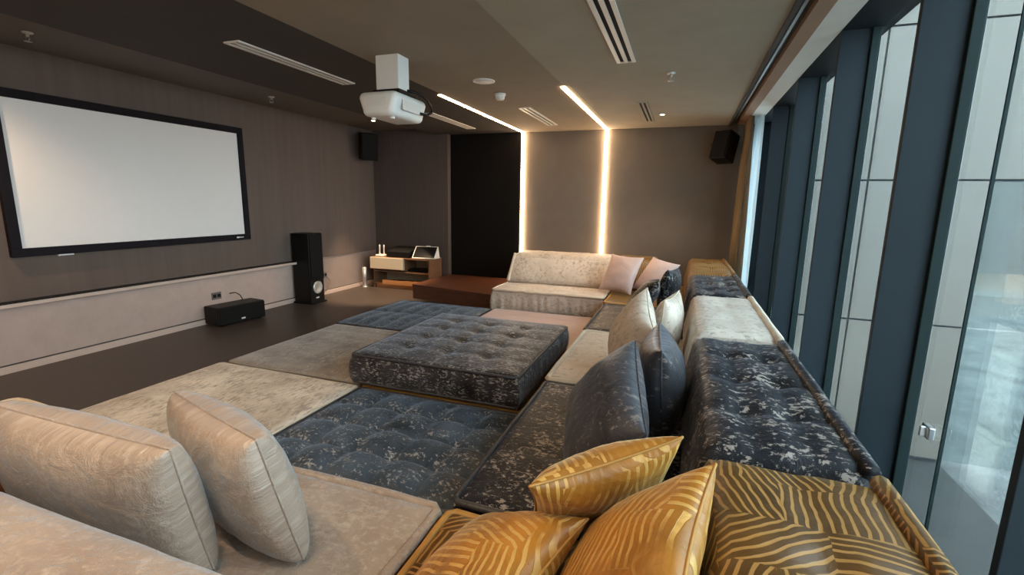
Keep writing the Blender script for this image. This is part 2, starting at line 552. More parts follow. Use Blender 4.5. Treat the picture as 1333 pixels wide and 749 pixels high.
def cushion(x0, x1, y0, y1, z0, z1, tufts=(4, 4), dim=0.02, line=0.4, puff=0.0, rnd=0.03, bulge=0.012, crown=0.015, res=0.035, seed=0.0, deform=None, wrinkle=0.004, gather=0.0):
    """Tufted mattress-like block, one closed mesh."""
    nx = max(8, int((x1 - x0) / res))
    ny = max(8, int((y1 - y0) / res))
    bm = bmesh.new()
    w, d = x1 - x0, y1 - y0

    def spaced(n):
        return [0.5 - 0.5 * math.cos(PI * i / n) * (0.35 + 0.65) if False else i / n for i in range(n + 1)]

    us, vs_ = spaced(nx), spaced(ny)
    us = [0, 0.25 * rnd / w, 0.7 * rnd / w] + [u for u in us if 1.2 * rnd / w < u < 1 - 1.2 * rnd / w] + [1 - 0.7 * rnd / w, 1 - 0.25 * rnd / w, 1]
    vs_ = [0, 0.25 * rnd / d, 0.7 * rnd / d] + [u for u in vs_ if 1.2 * rnd / d < u < 1 - 1.2 * rnd / d] + [1 - 0.7 * rnd / d, 1 - 0.25 * rnd / d, 1]
    nx, ny = len(us) - 1, len(vs_) - 1
    tx, ty = tufts
    grid = []
    for j, v in enumerate(vs_):
        row = []
        for i, u in enumerate(us):
            x, y = x0 + u * w, y0 + v * d
            z = z1
            e = min(u * w, (1 - u) * w, v * d, (1 - v) * d)
            if e < rnd:
                z -= rnd - math.sqrt(max(0, rnd * rnd - (rnd - e) ** 2))
            uu, vv = 2 * u - 1, 2 * v - 1
            z += crown * (1 - uu ** 4) * (1 - vv ** 4)
            if dim and tx and ty:
                a, b = u * tx, v * ty
                ia = min(max(round(a), 1), tx - 1) if tx > 1 else 0.5
                ib = min(max(round(b), 1), ty - 1) if ty > 1 else 0.5
                dx, dy = (a - ia) * w / tx, (b - ib) * d / ty
                r2 = dx * dx + dy * dy
                ln = 0
                if tx > 1:
                    ln = max(ln, math.exp(-dx * dx / 0.0014))
                if ty > 1:
                    ln = max(ln, math.exp(-dy * dy / 0.0014))
                fade = min(1, e / 0.08)
                z -= fade * (dim * math.exp(-r2 / 0.0032) + dim * line * ln)
            if puff:
                sa, sb = abs(math.sin(PI * u * tx)), abs(math.sin(PI * v * ty))
                z += puff * ((sa * sb) ** 0.4 - 1) * min(1, e / 0.06)
            z += 0.5 * wrinkle * wob((x, y, 0), 9, seed) + wrinkle * wob((x, y, 0), 3.5, seed)
            row.append(bm.verts.new((x, y, z)))
        grid.append(row)
    for j in range(ny):
        for i in range(nx):
            bm.faces.new((grid[j][i], grid[j][i + 1], grid[j + 1][i + 1], grid[j + 1][i]))
    loop = [grid[0][i] for i in range(nx + 1)] + [grid[j][nx] for j in range(1, ny + 1)] + [grid[ny][i] for i in range(nx - 1, -1, -1)] + [grid[j][0] for j in range(ny - 1, 0, -1)]
    cx_, cy_ = (x0 + x1) / 2, (y0 + y1) / 2
    ztop = z1 - rnd
    prev = loop
    K = 5
    for k in range(1, K + 1):
        t = k / K
        cur = []
        for v in loop:
            nx_ = 1 if v.co.x > x1 - 1e-5 else (-1 if v.co.x < x0 + 1e-5 else 0)
            ny_ = 1 if v.co.y > y1 - 1e-5 else (-1 if v.co.y < y0 + 1e-5 else 0)
            z = ztop + (z0 - ztop) * t
            b = bulge * math.sin(PI * t) + wrinkle * 1.5 * wob((v.co.x * 3, v.co.y * 3, z), 5, seed + 3) * math.sin(PI * t)
            if gather:
                q_ = v.co.x + v.co.y
                b += gather * (1 - t) * t * 4 * (math.sin(q_ * 46 + 2 * math.sin(q_ * 9)) + 0.6 * math.sin(q_ * 77))
            if k == K:
                b = -0.012
            cur.append(bm.verts.new((v.co.x + nx_ * b, v.co.y + ny_ * b, z)))
        n = len(loop)
        for q in range(n):
            bm.faces.new((prev[q], cur[q], cur[(q + 1) % n], prev[(q + 1) % n]))
        prev = cur
    bm.faces.new(prev[::-1])
    if deform:
        for v in bm.verts:
            v.co = deform(v.co)
    bmesh.ops.recalc_face_normals(bm, faces=bm.faces[:])
    uv_box(bm)
    return bm


def rim(x0, x1, y0, y1, z, r, off=0.0, deform=None, n=14, seed=0, wav=0.004):
    pts = []
    c = 0.025
    ed = [((x0 + c, y0), (x1 - c, y0)), ((x1, y0 + c), (x1, y1 - c)), ((x1 - c, y1), (x0 + c, y1)), ((x0, y1 - c), (x0, y0 + c))]
    for (a, b) in ed:
        for i in range(n + 1):
            t = i / n
            p = Vector((a[0] + (b[0] - a[0]) * t, a[1] + (b[1] - a[1]) * t, z))
            p.z += wav * wob(p, 6, seed)
            if deform:
                p = deform(p)
            pts.append(p)
    return tube(pts, r, 6, True)


def floor_cushion(name, label, x0, x1, y0, y1, z1, mat, pipe, tufts, dim, seed, puff=0.0, cat='floor cushion', group='floor mattresses laid edge to edge', z0=0.0, crown=0.012, line=0.4, piper=0.009, bulge=0.01, res=0.03):
    t = thing(name, label, cat, ((x0 + x1) / 2, (y0 + y1) / 2, z0), group)
    obj('cushion_body', cushion(x0 + 0.012, x1 - 0.012, y0 + 0.012, y1 - 0.012, z0, z1, tufts, dim, line, puff, 0.028, bulge, crown, res, seed), mat, t, True)
    obj('piping', rim(x0 + 0.012, x1 - 0.012, y0 + 0.012, y1 - 0.012, z1 - 0.016, piper, seed=seed), pipe, t, True)
    obj('piping', rim(x0 + 0.016, x1 - 0.016, y0 + 0.016, y1 - 0.016, z0 + 0.016, piper, seed=seed), pipe, t, True)
    return t


# ------------------------------------------------------------------ room shell
XL, YB, YN, XW = -5.48, 7.75, -1.3, 0.88
ZC = 2.69
struct('floor', box(-5.7, 1.2, YN - 0.1, YB + 0.1, -0.1, 0), 'floor')
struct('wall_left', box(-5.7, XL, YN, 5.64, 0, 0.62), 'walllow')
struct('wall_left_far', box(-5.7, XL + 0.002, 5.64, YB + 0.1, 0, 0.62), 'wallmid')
struct('wall_left_upper', box(-5.7, XL + 0.012, YN, YB + 0.1, 0.62, 2.95), 'wallup')
struct('trim_1', box(XL - 0.02, XL + 0.115, YN, 5.62, 0.59, 0.625, 0.004), 'base').name = 'trim_1'
struct('trim_2', box(XL - 0.02, XL + 0.117, YN, 5.62, 0.6255, 0.634), 'black')
struct('baseboard_left', box(XL - 0.02, XL + 0.014, YN, YB - 0.14, 0.0, 0.066, 0.003), 'base')
struct('trim_3', box(XL - 0.02, XL + 0.004, YN, YB - 0.14, 0.066, 0.078), 'darktrim')  # dark strip painted in for the shadow gap over the skirting
struct('wall_back', box(-5.7, 1.2, YB, YB + 0.1, 0, 2.95), 'wallback')
struct('wall_back_panel', box(XL, -3.94, YB - 0.14, YB - 0.002, 0, 2.79, 0.004), 'wallbrown')
struct('wall_back_recess', box(-3.935, -2.64, YB - 0.03, YB - 0.001, 0, 2.70), 'wallblack')
struct('wall_near', box(-5.7, 1.2, YN - 0.1, YN, 0, 2.95), 'wallback')
struct('ceiling', box(-1.22, 0.5, YN, YB, ZC, 2.95), 'ceilr')
struct('ceiling_middle', box(-2.57, -1.22, YN, YB, ZC - 0.001, 2.95), 'ceilm')
struct('ceiling_dark', box(-4.21, -2.57, YN, YB, ZC, 2.95), 'ceild')
struct('ceiling_left', box(-5.6, -4.21, YN, YB, 2.79, 2.95), 'ceill')
# curtain pocket along the windows
struct('trim_4', box(0.5, 0.53, YN, YB, ZC - 0.02, 2.95), 'darktrim')
struct('trim_5', box(0.53, 0.62, YN, YB, ZC + 0.05, 2.95), 'darktrim')
struct('trim_6', box(0.62, 0.72, YN, YB, ZC, 2.95), 'browntrim')
struct('trim_7', box(0.72, XW, YN, YB, ZC, 2.95), 'whitetrim')
tr = tag(obj('curtain_track', box(0.565, 0.585, YN + 0.02, YB - 0.02, ZC + 0.03, ZC + 0.05), 'satin'), 'thin aluminium curtain track in the dark ceiling pocket along the windows', 'curtain rail')

# LED lines: ceiling run + wall run, at both ends of the room
k = 0
for xs, side in ((-2.60, 'left'), (-1.23, 'right')):
    t = thing('led_strip_light', 'warm white bent light strip on ceiling and back wall, %s one' % side, 'strip light', (xs, YB, 0), 'bent light strips on the back wall')
    zc = ZC if xs < -2 else ZC - 0.002
    zc = ZC - 0.002 if xs > -2.57 and xs < -1.22 else ZC
    obj('ceiling_diffuser', box(xs - 0.022, xs + 0.022, 4.85, YB - 0.03, zc - 0.008, zc + 0.001), 'led', t)
    obj('wall_diffuser', box(xs - 0.022, xs + 0.022, YB - 0.04, YB - 0.002, 0.24, zc), 'led', t)
# the same pair at the near end of the room, behind the viewer
for xs, side in ((-2.60, 'left'), (-1.23, 'right')):
    t = thing('led_strip_light', 'warm white light strip on the ceiling at the near end, %s one of the two' % side, 'strip light', (xs, YN, 0), 'bent light strips at the near end')
    zc = ZC - 0.002 if xs > -2.57 and xs < -1.22 else ZC
    obj('ceiling_diffuser', box(xs - 0.022, xs + 0.022, YN + 0.01, 1.7, zc - 0.008, zc + 0.001), 'led', t)
    obj('wall_diffuser', box(xs - 0.022, xs + 0.022, YN, YN + 0.012, 0.02, zc), 'led', t)

# ------------------------------------------------------------------ window wall
GX = 1.10
fins = [-0.95, 0.29, 1.53, 2.63, 3.88, 5.14, 6.45, 7.62]
for k, ya in enumerate(fins):
    r = sroot('window_%d' % (k + 1), (GX, ya, 0))
    yb = ya + 0.03
    obj('mullion', box(XW, GX + 0.006, ya, yb, 0, ZC, 0.003), 'navy', r)
    obj('gasket', box(GX - 0.05, GX - 0.007, ya - 0.022, ya - 0.001, 0, ZC, 0.003), 'seal', r)
    obj('gasket', box(GX - 0.05, GX - 0.007, yb + 0.001, yb + 0.02, 0, ZC, 0.003), 'seal', r)
    y2 = fins[k + 1] if k + 1 < len(fins) else YB
    obj('bottom_rail', box(GX - 0.04, GX + 0.04, yb, y2, 0, 0.10), 'navy', r)
    if k == 2:
        ym = 2.37
        obj('pane', box(GX - 0.006, GX + 0.006, yb, ym - 0.004, 0.1, ZC), 'glass', r)
        obj('pane', box(GX - 0.006, GX + 0.006, ym + 0.004, y2, 0.1, ZC), 'glass', r)
        obj('edge_seal', box(GX - 0.006, GX + 0.006, ym - 0.004, ym + 0.004, 0.1, ZC), 'seal', r)
    else:
        obj('pane', box(GX - 0.006, GX + 0.006, yb, y2, 0.1, ZC), 'glass', r)
r = sroot('window_9', (GX, YN, 0))
obj('pane', box(GX - 0.006, GX + 0.006, YN, fins[0], 0.0, ZC), 'glass', r)
struct('trim_8', box(XW, GX + 0.06, YN, YB, ZC - 0.001, 2.95), 'navy')
lk = thing('door_lock', 'small square steel lock on the edge of the nearest glass pane', 'lock', (GX, 2.46, 0.58))
obj('lock_body', box(GX - 0.03, GX - 0.006, 2.42, 2.49, 0.555, 0.61, 0.004), 'steel', lk)
obj('thumb_turn', box(GX - 0.05, GX - 0.03, 2.445, 2.46, 0.56, 0.605, 0.003), 'satin', lk)

# ------------------------------------------------------------------ outside
YO, ZG = 6.2, -1.25
struct('ground', box(1.2, 2.87, YN - 6, YO + 0.3, ZG - 0.2, ZG), 'paving')
struct('ground_pale', box(2.87, 40, YN - 6, 16.0, ZG - 0.2, ZG - 0.01), 'frost')
struct('ground_grey', box(2.0, 45, 16.0, 21, ZG - 0.2, ZG - 0.012), 'farwall')
struct('ground_tan', box(2.0, 50, 21, 27, ZG - 0.2, ZG - 0.014), 'tan')
struct('wall_far_outside', box(0, 60, 27, 27.5, ZG - 0.2, 9.0), 'farwall')
wo = sroot('wall_outside', (1.2, YO, ZG))
obj('backing', box(1.2, 2.87, YO + 0.03, YO + 0.2, ZG, ZG + 1.53 * 4), 'joint', wo)
obj('backing', box(2.87, 2.87 + 1.04 * 5, YO + 0.03, YO + 0.2, 1.83, ZG + 1.53 * 4), 'joint', wo)
pm = None
g = 0.010
xcols = [(1.2, 1.83), (1.83, 2.87)] + [(2.87 + 1.04 * q, 2.87 + 1.04 * (q + 1)) for q in range(5)]
for ci, (xa, xb) in enumerate(xcols):
    for rr in range(4):
        z0 = ZG + 0.03 + 1.53 * rr
        z1 = z0 + 1.53
        if ci >= 2 and rr < 2:
            obj('lower_pane', box(xa + g, xb - g, YO + 0.01, YO + 0.02, z0 + g, z1 - g), 'glass', wo)
        else:
            obj('cladding_panel', box(xa + g, xb - g, YO, YO + 0.03, z0 + g, z1 - g, 0.002), 'clad', wo)

# ------------------------------------------------------------------ sofa modules
LEAN = {'x': 0.06, '+y': 0.07, '-y': 0.34}


def back_x(xt, z0, z1):
    def f(c):
        t = max(0, min(1, (z1 - c.z) / (z1 - z0)))
        k = max(0, min(1, (xt + 0.5 - c.x) / 0.5))
        return Vector((c.x - LEAN['x'] * t * k ** 1.5, c.y, c.z))
    return f


def back_y(yt, z0, z1, sgn):
    def f(c):
        t = max(0, min(1, (z1 - c.z) / (z1 - z0)))
        k = max(0, min(1, 1 - abs(c.y - yt) / 0.5))
        return Vector((c.x, c.y + sgn * LEAN['+y' if sgn > 0 else '-y'] * t * k ** 1.5, c.z))
    return f


ZS, ZB = 0.37, 0.79


def seat(label, x0, x1, y0, y1, mat, pipe, tufts, dim, seed, lower=None, rimr=0.016, crown=0.008, gather=0.0):
    t = thing('seat_cushion', label, 'sofa seat', ((x0 + x1) / 2, (y0 + y1) / 2, 0), 'seat modules of the sectional sofa')
    if lower:
        obj('lower_cushion', cushion(x0 + 0.03, x1 - 0.03, y0 + 0.03, y1 - 0.03, 0, 0.305, (1, 1), 0, 0, 0, 0.03, 0.015, 0, 0.06, seed), lower, t, True, 'dark lower cushion')
        obj('seat_top', cushion(x0 + 0.02, x1 - 0.02, y0 + 0.02, y1 - 0.02, 0.303, ZS, tufts, dim, 0.35, 0, 0.03, 0.012, crown, 0.03, seed), mat, t, True)
    else:
        obj('seat_top', cushion(x0 + 0.02, x1 - 0.02, y0 + 0.02, y1 - 0.02, 0, ZS, tufts, dim, 0.35, 0, 0.03, 0.018, crown, 0.022 if gather else 0.03, seed, wrinkle=0.006, gather=gather), mat, t, True)
    obj('piping', rim(x0 + 0.018, x1 - 0.018, y0 + 0.018, y1 - 0.018, ZS - 0.012, rimr, seed=seed, wav=0.008), pipe, t, True)
    return t


def back(label, x0, x1, y0, y1, mat, pipe, tufts, dim, seed, side, rolls=()):
    t = thing('back_cushion', label, 'sofa back', ((x0 + x1) / 2, (y0 + y1) / 2, ZS), 'back modules of the sectional sofa')
    f = {'x': back_x(x0, ZS, ZB), '+y': back_y(y1, ZS, ZB, 1), '-y': back_y(y0, ZS, ZB, -1)}[side]
    obj('back_body', cushion(x0 + 0.01, x1 - 0.01, y0 + 0.01, y1 - 0.01, ZS + 0.016, ZB, tufts, dim, 0.5, 0, 0.06, 0.006, 0.012, 0.028, seed, f, 0.007), mat, t, True)
    for (a, b) in rolls:
        a, b = Vector(a), Vector(b)
        pts = []
        for i in range(17):
            p = a.lerp(b, i / 16)
            p.z += 0.006 * wob(p, 4, seed)
            pts.append(p)
        obj('edge_roll', tube(pts, 0.026, 8), pipe, t, True)
    return t


# floor mattresses
ZM = 0.12
floor_cushion('floor_mattress', 'mottled cream floor mattress beside the dark floor, nearest the screen side', -3.78, -2.30, 1.55, 2.93, ZM, 'cream', 'creampipe', (5, 6), 0.006, 1, line=0.6)
floor_cushion('floor_mattress', 'mottled grey floor mattress between the cream one and the slate blue one', -3.76, -2.33, 2.95, 4.40, ZM, 'grey', 'greypipe', (5, 6), 0.006, 2, line=0.6)
floor_cushion('floor_mattress', 'slate blue floor mattress in front of the red brown wooden platform', -3.82, -2.37, 4.43, 5.88, ZM, 'darkblue', 'darkpipe', (7, 2), 0.004, 3, 0.028, line=0.9, crown=0.02)
floor_cushion('floor_mattress', 'dusty pink floor mattress behind the ottoman, before the ivory seat', -2.35, -0.88, 4.43, 5.90, ZM, 'pink', 'pinkpipe', (4, 4), 0.004, 4)
floor_cushion('floor_mattress', 'gold floor mattress with orange piping, mostly hidden beneath the dark ottoman', -2.31, -0.90, 2.93, 4.41, ZM, 'gold', 'goldpipe', (4, 4), 0.004, 5, piper=0.016)
floor_cushion('floor_mattress', 'deeply tufted dark slate floor mattress in front of the ottoman', -2.28, -0.90, 1.55, 2.91, ZM, 'darkblue', 'darkpipe', (5, 5), 0.012, 6, 0.042, crown=0.03, line=0.3, piper=0.014, res=0.022)
floor_cushion('ottoman', 'thick square tufted charcoal ottoman standing on the gold mattress', -2.36, -0.97, 2.88, 4.38, 0.385, 'darkottoman', 'darkpipe', (4, 5), 0.028, 7, 0.0, 'ottoman', None, 0.137, 0.02, 0.25, 0.011, 0.016)

# right-hand row of seats, near to far
seat('gold hatched corner seat under the three gold pillows', -0.79, 0.61, 0.12, 1.51, 'gold', 'goldpipe', (3, 3), 0.01, 11)
seat('charcoal flecked seat beyond the gold corner seat in the window row', -0.81, 0.61, 1.53, 2.95, 'dark', 'darkpipe', (3, 3), 0.008, 12)
seat('cream seat between two charcoal seats in the window row', -0.82, 0.61, 2.97, 4.33, 'ivory', 'creampipe', (3, 3), 0.008, 13, rimr=0.022)
seat('charcoal flecked seat beyond the cream seat in the window row', -0.84, 0.61, 4.35, 5.64, 'dark', 'darkpipe', (3, 3), 0.008, 14)
seat('gold hatched corner seat under the pink pillows at the far end', -0.86, 0.61, 5.66, 7.34, 'gold', 'goldpipe', (3, 3), 0.008, 15)
seat('ivory seat with gathered sides beside the wooden platform', -2.44, -0.88, 5.95, 7.34, 'ivory', 'creampipe', (4, 4), 0.010, 16, rimr=0.018, gather=0.007)
# near row
seat('silver beige seat with dark base under the two big pillows', -2.20, -0.80, 0.12, 1.51, 'silver', 'silver', (3, 3), 0.006, 17, 'dark', 0.022)
seat('mottled cream seat left of the big pillows, mostly hidden behind them', -3.66, -2.22, 0.12, 1.51, 'cream', 'creampipe', (3, 3), 0.006, 18)

# backs along the window
xr = 0.60
for (lab, y0, y1, mt, pp, sd) in (
        ('gold hatched sofa back nearest the viewer, beside the window', 0.14, 1.51, 'gold', 'gold', 21),
        ('charcoal tufted sofa back between the gold and the cream backs', 1.53, 2.95, 'dark', 'dark', 22),
        ('mottled cream sofa back between two charcoal backs by the window', 2.97, 4.33, 'creambk', 'creampipe', 23),
        ('charcoal sofa back beyond the cream back, before the far gold corner', 4.35, 5.64, 'dark', 'dark', 24),
        ('gold hatched sofa back in the far corner beside the curtain', 5.66, 7.34, 'gold', 'gold', 25)):
    mt = {'creambk': 'creamback'}.get(mt, mt)
    back(lab, 0.105, xr, y0, y1, mt, pp, (2, 3) if 'cream' in mt or 'gold' in mt else (3, 4), 0.012 if 'cream' in mt else (0.02 if 'gold' in mt else 0.028), sd, 'x', [((xr - 0.03, y0 + 0.02, ZB - 0.002), (xr - 0.03, y1 - 0.02, ZB - 0.002))])
# far backs
back('ivory tufted sofa back in front of the light strips', -2.42, -0.90, 6.84, 7.32, 'ivory', 'creampipe', (4, 2), 0.015, 26, '-y',
     [((-2.40, 6.54, ZS + 0.03), (-2.40, 6.86, ZB - 0.02))])
back('gold hatched sofa back behind the pink pillows', -0.88, -0.30, 6.84, 7.32, 'gold', 'gold', (2, 2), 0.01, 27, '-y')
# near backs
back('silver beige sofa back in the bottom left foreground', -2.20, -0.80, 0.14, 0.64, 'silver', 'silver', (3, 2), 0.010, 28, '+y')
back('gold hatched sofa back piece beside the silver one, just its tip showing', -0.78, -0.30, 0.14, 0.64, 'gold', 'goldpipe', (2, 2), 0.008, 29, '+y')


# ------------------------------------------------------------------ pillows
def pillow(label, loc, rot, size, mat, pipe, seed, group, flop=0.0, pinch=0.09, full=0.42):
    a, b, th = size
    bm = bmesh.new()
    l = bm.loops.layers.uv.new('UVMap')
    N_ = 26

    def P(u, v, s):
        x = a * u * (1 - pinch * (1 - v * v) * abs(u) ** 2)
        y = b * v * (1 - pinch * (1 - u * u) * abs(v) ** 2)
        e = max(0, (1 - u * u) * (1 - v * v))
        z = s * th * e ** full
        # wrinkles run in from the corners and edges
        ang = math.atan2(v, u)
        rr = math.hypot(u, v)
        z += s * e ** 0.5 * (0.010 * wob((x, y, s), 9, seed) + 0.006 * wob((ang * 3, rr * 0.8, s), 2.2, seed) * min(1, rr * 1.4))
        z += flop * (u * u + v * v) * 0.5
        return Vector((x, y, z))
    rot_ = Euler(rot, 'XYZ').to_matrix()
    sh = Vector(loc)
    rings = {}
    cs = [math.sin((2 * i / N_ - 1) * PI / 2) for i in range(N_ + 1)]
    for s in (1, -1):
        for j in range(N_ + 1):
            for i in range(N_ + 1):
                edge = i in (0, N_) or j in (0, N_)
                if s == -1 and edge:
                    rings[(s, i, j)] = rings[(1, i, j)]
                else:
                    rings[(s, i, j)] = bm.verts.new(sh + rot_ @ P(cs[i], cs[j], s))
        for j in range(N_):
            for i in range(N_):
                q = [(i, j), (i + 1, j), (i + 1, j + 1), (i, j + 1)]
                if s == -1:
                    q = q[::-1]
                try:
                    fc = bm.faces.new([rings[(s, *c)] for c in q])
                except ValueError:
                    continue
                for lp, c in zip(fc.loops, q):
                    lp[l].uv = (cs[c[0]] * a + seed * 0.37 + (2.0 if s < 0 else 0), cs[c[1]] * b + seed * 0.21)
    seam = []
    for i in range(N_):
        seam.append(rings[(1, i, 0)].co.copy())
    for i in range(N_):
        seam.append(rings[(1, N_, i)].co.copy())
    for i in range(N_):
        seam.append(rings[(1, N_ - i, N_)].co.copy())
    for i in range(N_):
        seam.append(rings[(1, 0, N_ - i)].co.copy())
    t = thing('throw_pillow', label, 'pillow', loc, group)
    obj('pillow_body', bm, mat, t, True)
    obj('seam', tube(seam, 0.0045, 6, True), pipe, t, True)
    return t


G1, G2 = 'throw pillows on the sofa', 'big pillows on the near seat'
pillow('wide silver beige pillow at the left edge, leaning on the near sofa back', (-1.68, 0.85, 0.645), (1.78, 0.03, 0.05), (0.385, 0.235, 0.12), 'silver', 'silver', 1, G2, 0, 0.02, 0.27)
pillow('upright silver beige pillow right of the wide one, with a blue sheen tinted in for window light', (-1.40, 1.095, 0.62), (1.80, -0.03, -0.30), (0.315, 0.235, 0.115), 'silver', 'silver', 2, G2, 0, 0.02, 0.27)
pillow('russet pillow whose edge peeks out at the far left of the frame', (-2.34, 0.80, 0.60), (1.75, 0, 0.0), (0.26, 0.22, 0.11), 'brown', 'brown', 3, G2)
pillow('gold pillow lying behind the two front gold ones, against the charcoal pillow', (-0.20, 1.42, 0.635), (2.271, -0.23, 0.543), (0.231, 0.273, 0.095), 'goldpillow', 'goldpipe', 4, G1)
pillow('tall gold pillow standing right against the gold sofa back', (-0.075, 1.09, 0.65), (0.477, -0.819, -0.545), (0.27, 0.215, 0.095), 'goldpillow', 'goldpipe', 5, G1)
pillow('shiny gold pillow lying lowest, front left of the three gold pillows', (-0.455, 1.10, 0.52), (0.167, -0.443, -0.376), (0.229, 0.223, 0.095), 'goldpillow', 'goldpipe', 6, G1)
pillow('charcoal pillow leaning broadside just behind the gold pillows', (-0.27, 1.997, 0.645), (0.464, -0.847, -0.178), (0.226, 0.306, 0.115), 'darkpillow', 'darkpillow', 7, G1, 0, 0.05, 0.36)
pillow('charcoal pillow seen edge on, against the charcoal sofa back', (-0.055, 2.50, 0.643), (0.154, -1.635, -0.091), (0.238, 0.29, 0.13), 'darkpillow', 'darkpillow', 8, G1, 0, 0.06, 0.42)
pillow('cream pillow leaning broadside, left one of the cream pair', (-0.278, 3.177, 0.69), (0.623, -1.009, -0.375), (0.237, 0.272, 0.117), 'ivory', 'creampipe', 9, G1)
pillow('cream pillow seen edge on, right one of the cream pair', (-0.06, 3.55, 0.648), (-0.287, -1.482, 0.119), (0.26, 0.26, 0.1), 'ivory', 'creampipe', 10, G1)
pillow('flecked charcoal pillow left of the farther charcoal pair', (-0.32, 4.68, 0.64), (-0.2, -0.944, 0.2), (0.24, 0.25, 0.1), 'dark', 'darkpipe', 11, G1)
pillow('flecked charcoal pillow right of the farther charcoal pair, tip up', (-0.09, 5.10, 0.66), (-0.6, -1.45, 0.4), (0.24, 0.25, 0.1), 'dark', 'darkpipe', 12, G1)
pillow('dusty pink pillow beside the ivory sofa back', (-0.736, 6.38, 0.632), (0.941, 0.03, -0.319), (0.229, 0.281, 0.091), 'pink', 'pinkpipe', 13, G1)
pillow('dusty pink pillow in the far corner, right of the other pink one', (-0.29, 6.39, 0.623), (0.823, 0.157, -0.501), (0.201, 0.267, 0.103), 'pink', 'pinkpipe', 14, G1)

# ------------------------------------------------------------------ projection screen
t = thing('projection_screen', 'wide white projection screen in a black frame on the left wall', 'screen', (XL, 3.6, 1.0))
xs0 = XL + 0.013
y0, y1, z0, z1 = 2.37, 4.79, 1.01, 2.43
fw = 0.075
obj('screen_surface', box(xs0, xs0 + 0.03, y0 + fw - .01, y1 - fw + .01, z0 + fw - .01, z1 - fw + .01), 'screen', t)
fr = box(xs0, xs0 + 0.05, y0, y1, z1 - fw, z1, 0.004)
box(xs0, xs0 + 0.05, y0, y1, z0, z0 + fw, 0.004, fr)
box(xs0, xs0 + 0.05, y0, y0 + fw, z0 + fw, z1 - fw, 0.004, fr)
box(xs0, xs0 + 0.05, y1 - fw, y1, z0 + fw, z1 - fw, 0.004, fr)
obj('screen_frame', fr, 'frame', t)
lg = box(xs0 + 0.05, xs0 + 0.052, y1 - 0.215, y1 - 0.175, z0 + 0.028, z0 + 0.046)
for i_ in range(3):
    box(xs0 + 0.05, xs0 + 0.052, y1 - 0.168 + 0.02 * i_, y1 - 0.156 + 0.02 * i_, z0 + 0.03, z0 + 0.044, 0, lg)
obj('maker_badge', lg, 'mark', t)
obj('cable_tab', box(xs0, xs0 + 0.03, 2.70, 2.82, z0 - 0.015, z0 + 0.002), 'mark', t)

# ------------------------------------------------------------------ projector
px0, px1, py0, py1, pz0, pz1 = -2.55, -2.19, 3.36, 3.86, 2.215, 2.405
t = thing('projector', 'white projector hanging from the ceiling on a square white post', 'projector', (-2.3, 3.55, ZC - 0.001))
bmq = box(px0, px1, py0, py1, pz0, pz1, 0.05, None, None, 4)
for v in bmq.verts:
    if v.co.z < pz0 + 0.09:
        v.co.x += 0.03 * (1 if v.co.x < (px0 + px1) / 2 else -1)
obj('projector_body', bmq, 'white', t, True)
obj('ceiling_post', box(-2.42, -2.21, 3.44, 3.60, pz1 + 0.02, ZC - 0.001, 0.006), 'white', t)
obj('mount_plate', box(-2.45, -2.2, 3.43, 3.72, pz1 - 0.004, pz1 + 0.022, 0.004), 'black', t)
lm = Matrix.Translation((px0 - 0.005, 3.62, 2.31)) @ Matrix.Rotation(-PI / 2, 4, 'Y')
ln_ = obj('lens_ring', lathe([(0.055, 0), (0.06, 0.02), (0.055, 0.03), (0.04, 0.03), (0.0, 0.02)], 24, lm), 'black', t, True)
obj('lens', lathe([(0.038, 0.0), (0.038, 0.024), (0.02, 0.034), (0, 0.037)], 20, lm), 'screenoff', ln_, True)
for i_ in range(6):
    obj('vent_slat', box(px0 + 0.09, px0 + 0.27, py0 - 0.002, py0 + 0.004, 2.29 + 0.012 * i_, 2.296 + 0.012 * i_), 'grille', t)
obj('connector_panel', box(px1 - 0.002, px1 + 0.002, 3.46, 3.76, 2.27, 2.35), 'grille', t)
obj('power_cable', tube([(-2.25, 3.55, 2.44), (-2.17, 3.6, 2.43), (-2.14, 3.68, 2.41), (-2.15, 3.78, 2.395), (-2.15, 3.85, 2.36), (-2.15, 3.86, 2.31), (-2.165, 3.8, 2.28), (-2.18, 3.72, 2.28)], 0.012, 8), 'black', t, True)
obj('status_light', box(px1 - 0.001, px1 + 0.003, 3.78, 3.79, 2.30, 2.31), 'mark', t)
for fx in (px0 + 0.09, px1 - 0.09):
    obj('foot', lathe([(0.018, 0), (0.02, -0.012), (0.012, -0.018)], 12, Matrix.Translation((fx, py0 + 0.09, pz0 + 0.002))), 'white', t, True)


# ------------------------------------------------------------------ ceiling fittings
def vent(label, x, y0, y1, z, w=0.15, mat='grille'):
    t = thing('air_vent', label, 'vent', (x, (y0 + y1) / 2, z), 'linear slot vents')
    obj('backing', box(x - w / 2 + .004, x + w / 2 - .004, y0 + .004, y1 - .004, z - 0.004, z + 0.001), 'slot', t)
    b = w * 0.2
    sl = w * 0.2
    xx = x - w / 2
    for i_ in range(3):
        obj('grille_bar', box(xx, xx + b, y0, y1, z - 0.012, z - 0.001, 0.002), mat, t)
        xx += b + sl
    for yy in (y0 - 0.012, y1):
        obj('end_cap', box(x - w / 2, x + w / 2, yy, yy + 0.012, z - 0.012, z - 0.001), mat, t)
    return t


vent('long slot vent in the dark ceiling band above the screen', -3.24, 2.84, 4.14, ZC)
vent('slot vent in the dark ceiling band beyond the projector', -3.27, 5.77, 7.12, ZC)
vent('slot vent in the brown ceiling between the two light strips', -1.93, 5.76, 7.08, ZC - 0.001)
vent('bright slot vent in the taupe ceiling at the top of the frame', -0.535, 2.70, 4.17, ZC)
vent('slot vent in the taupe ceiling near the back wall', -0.545, 5.81, 7.09, ZC, 0.12, 'ceilr')


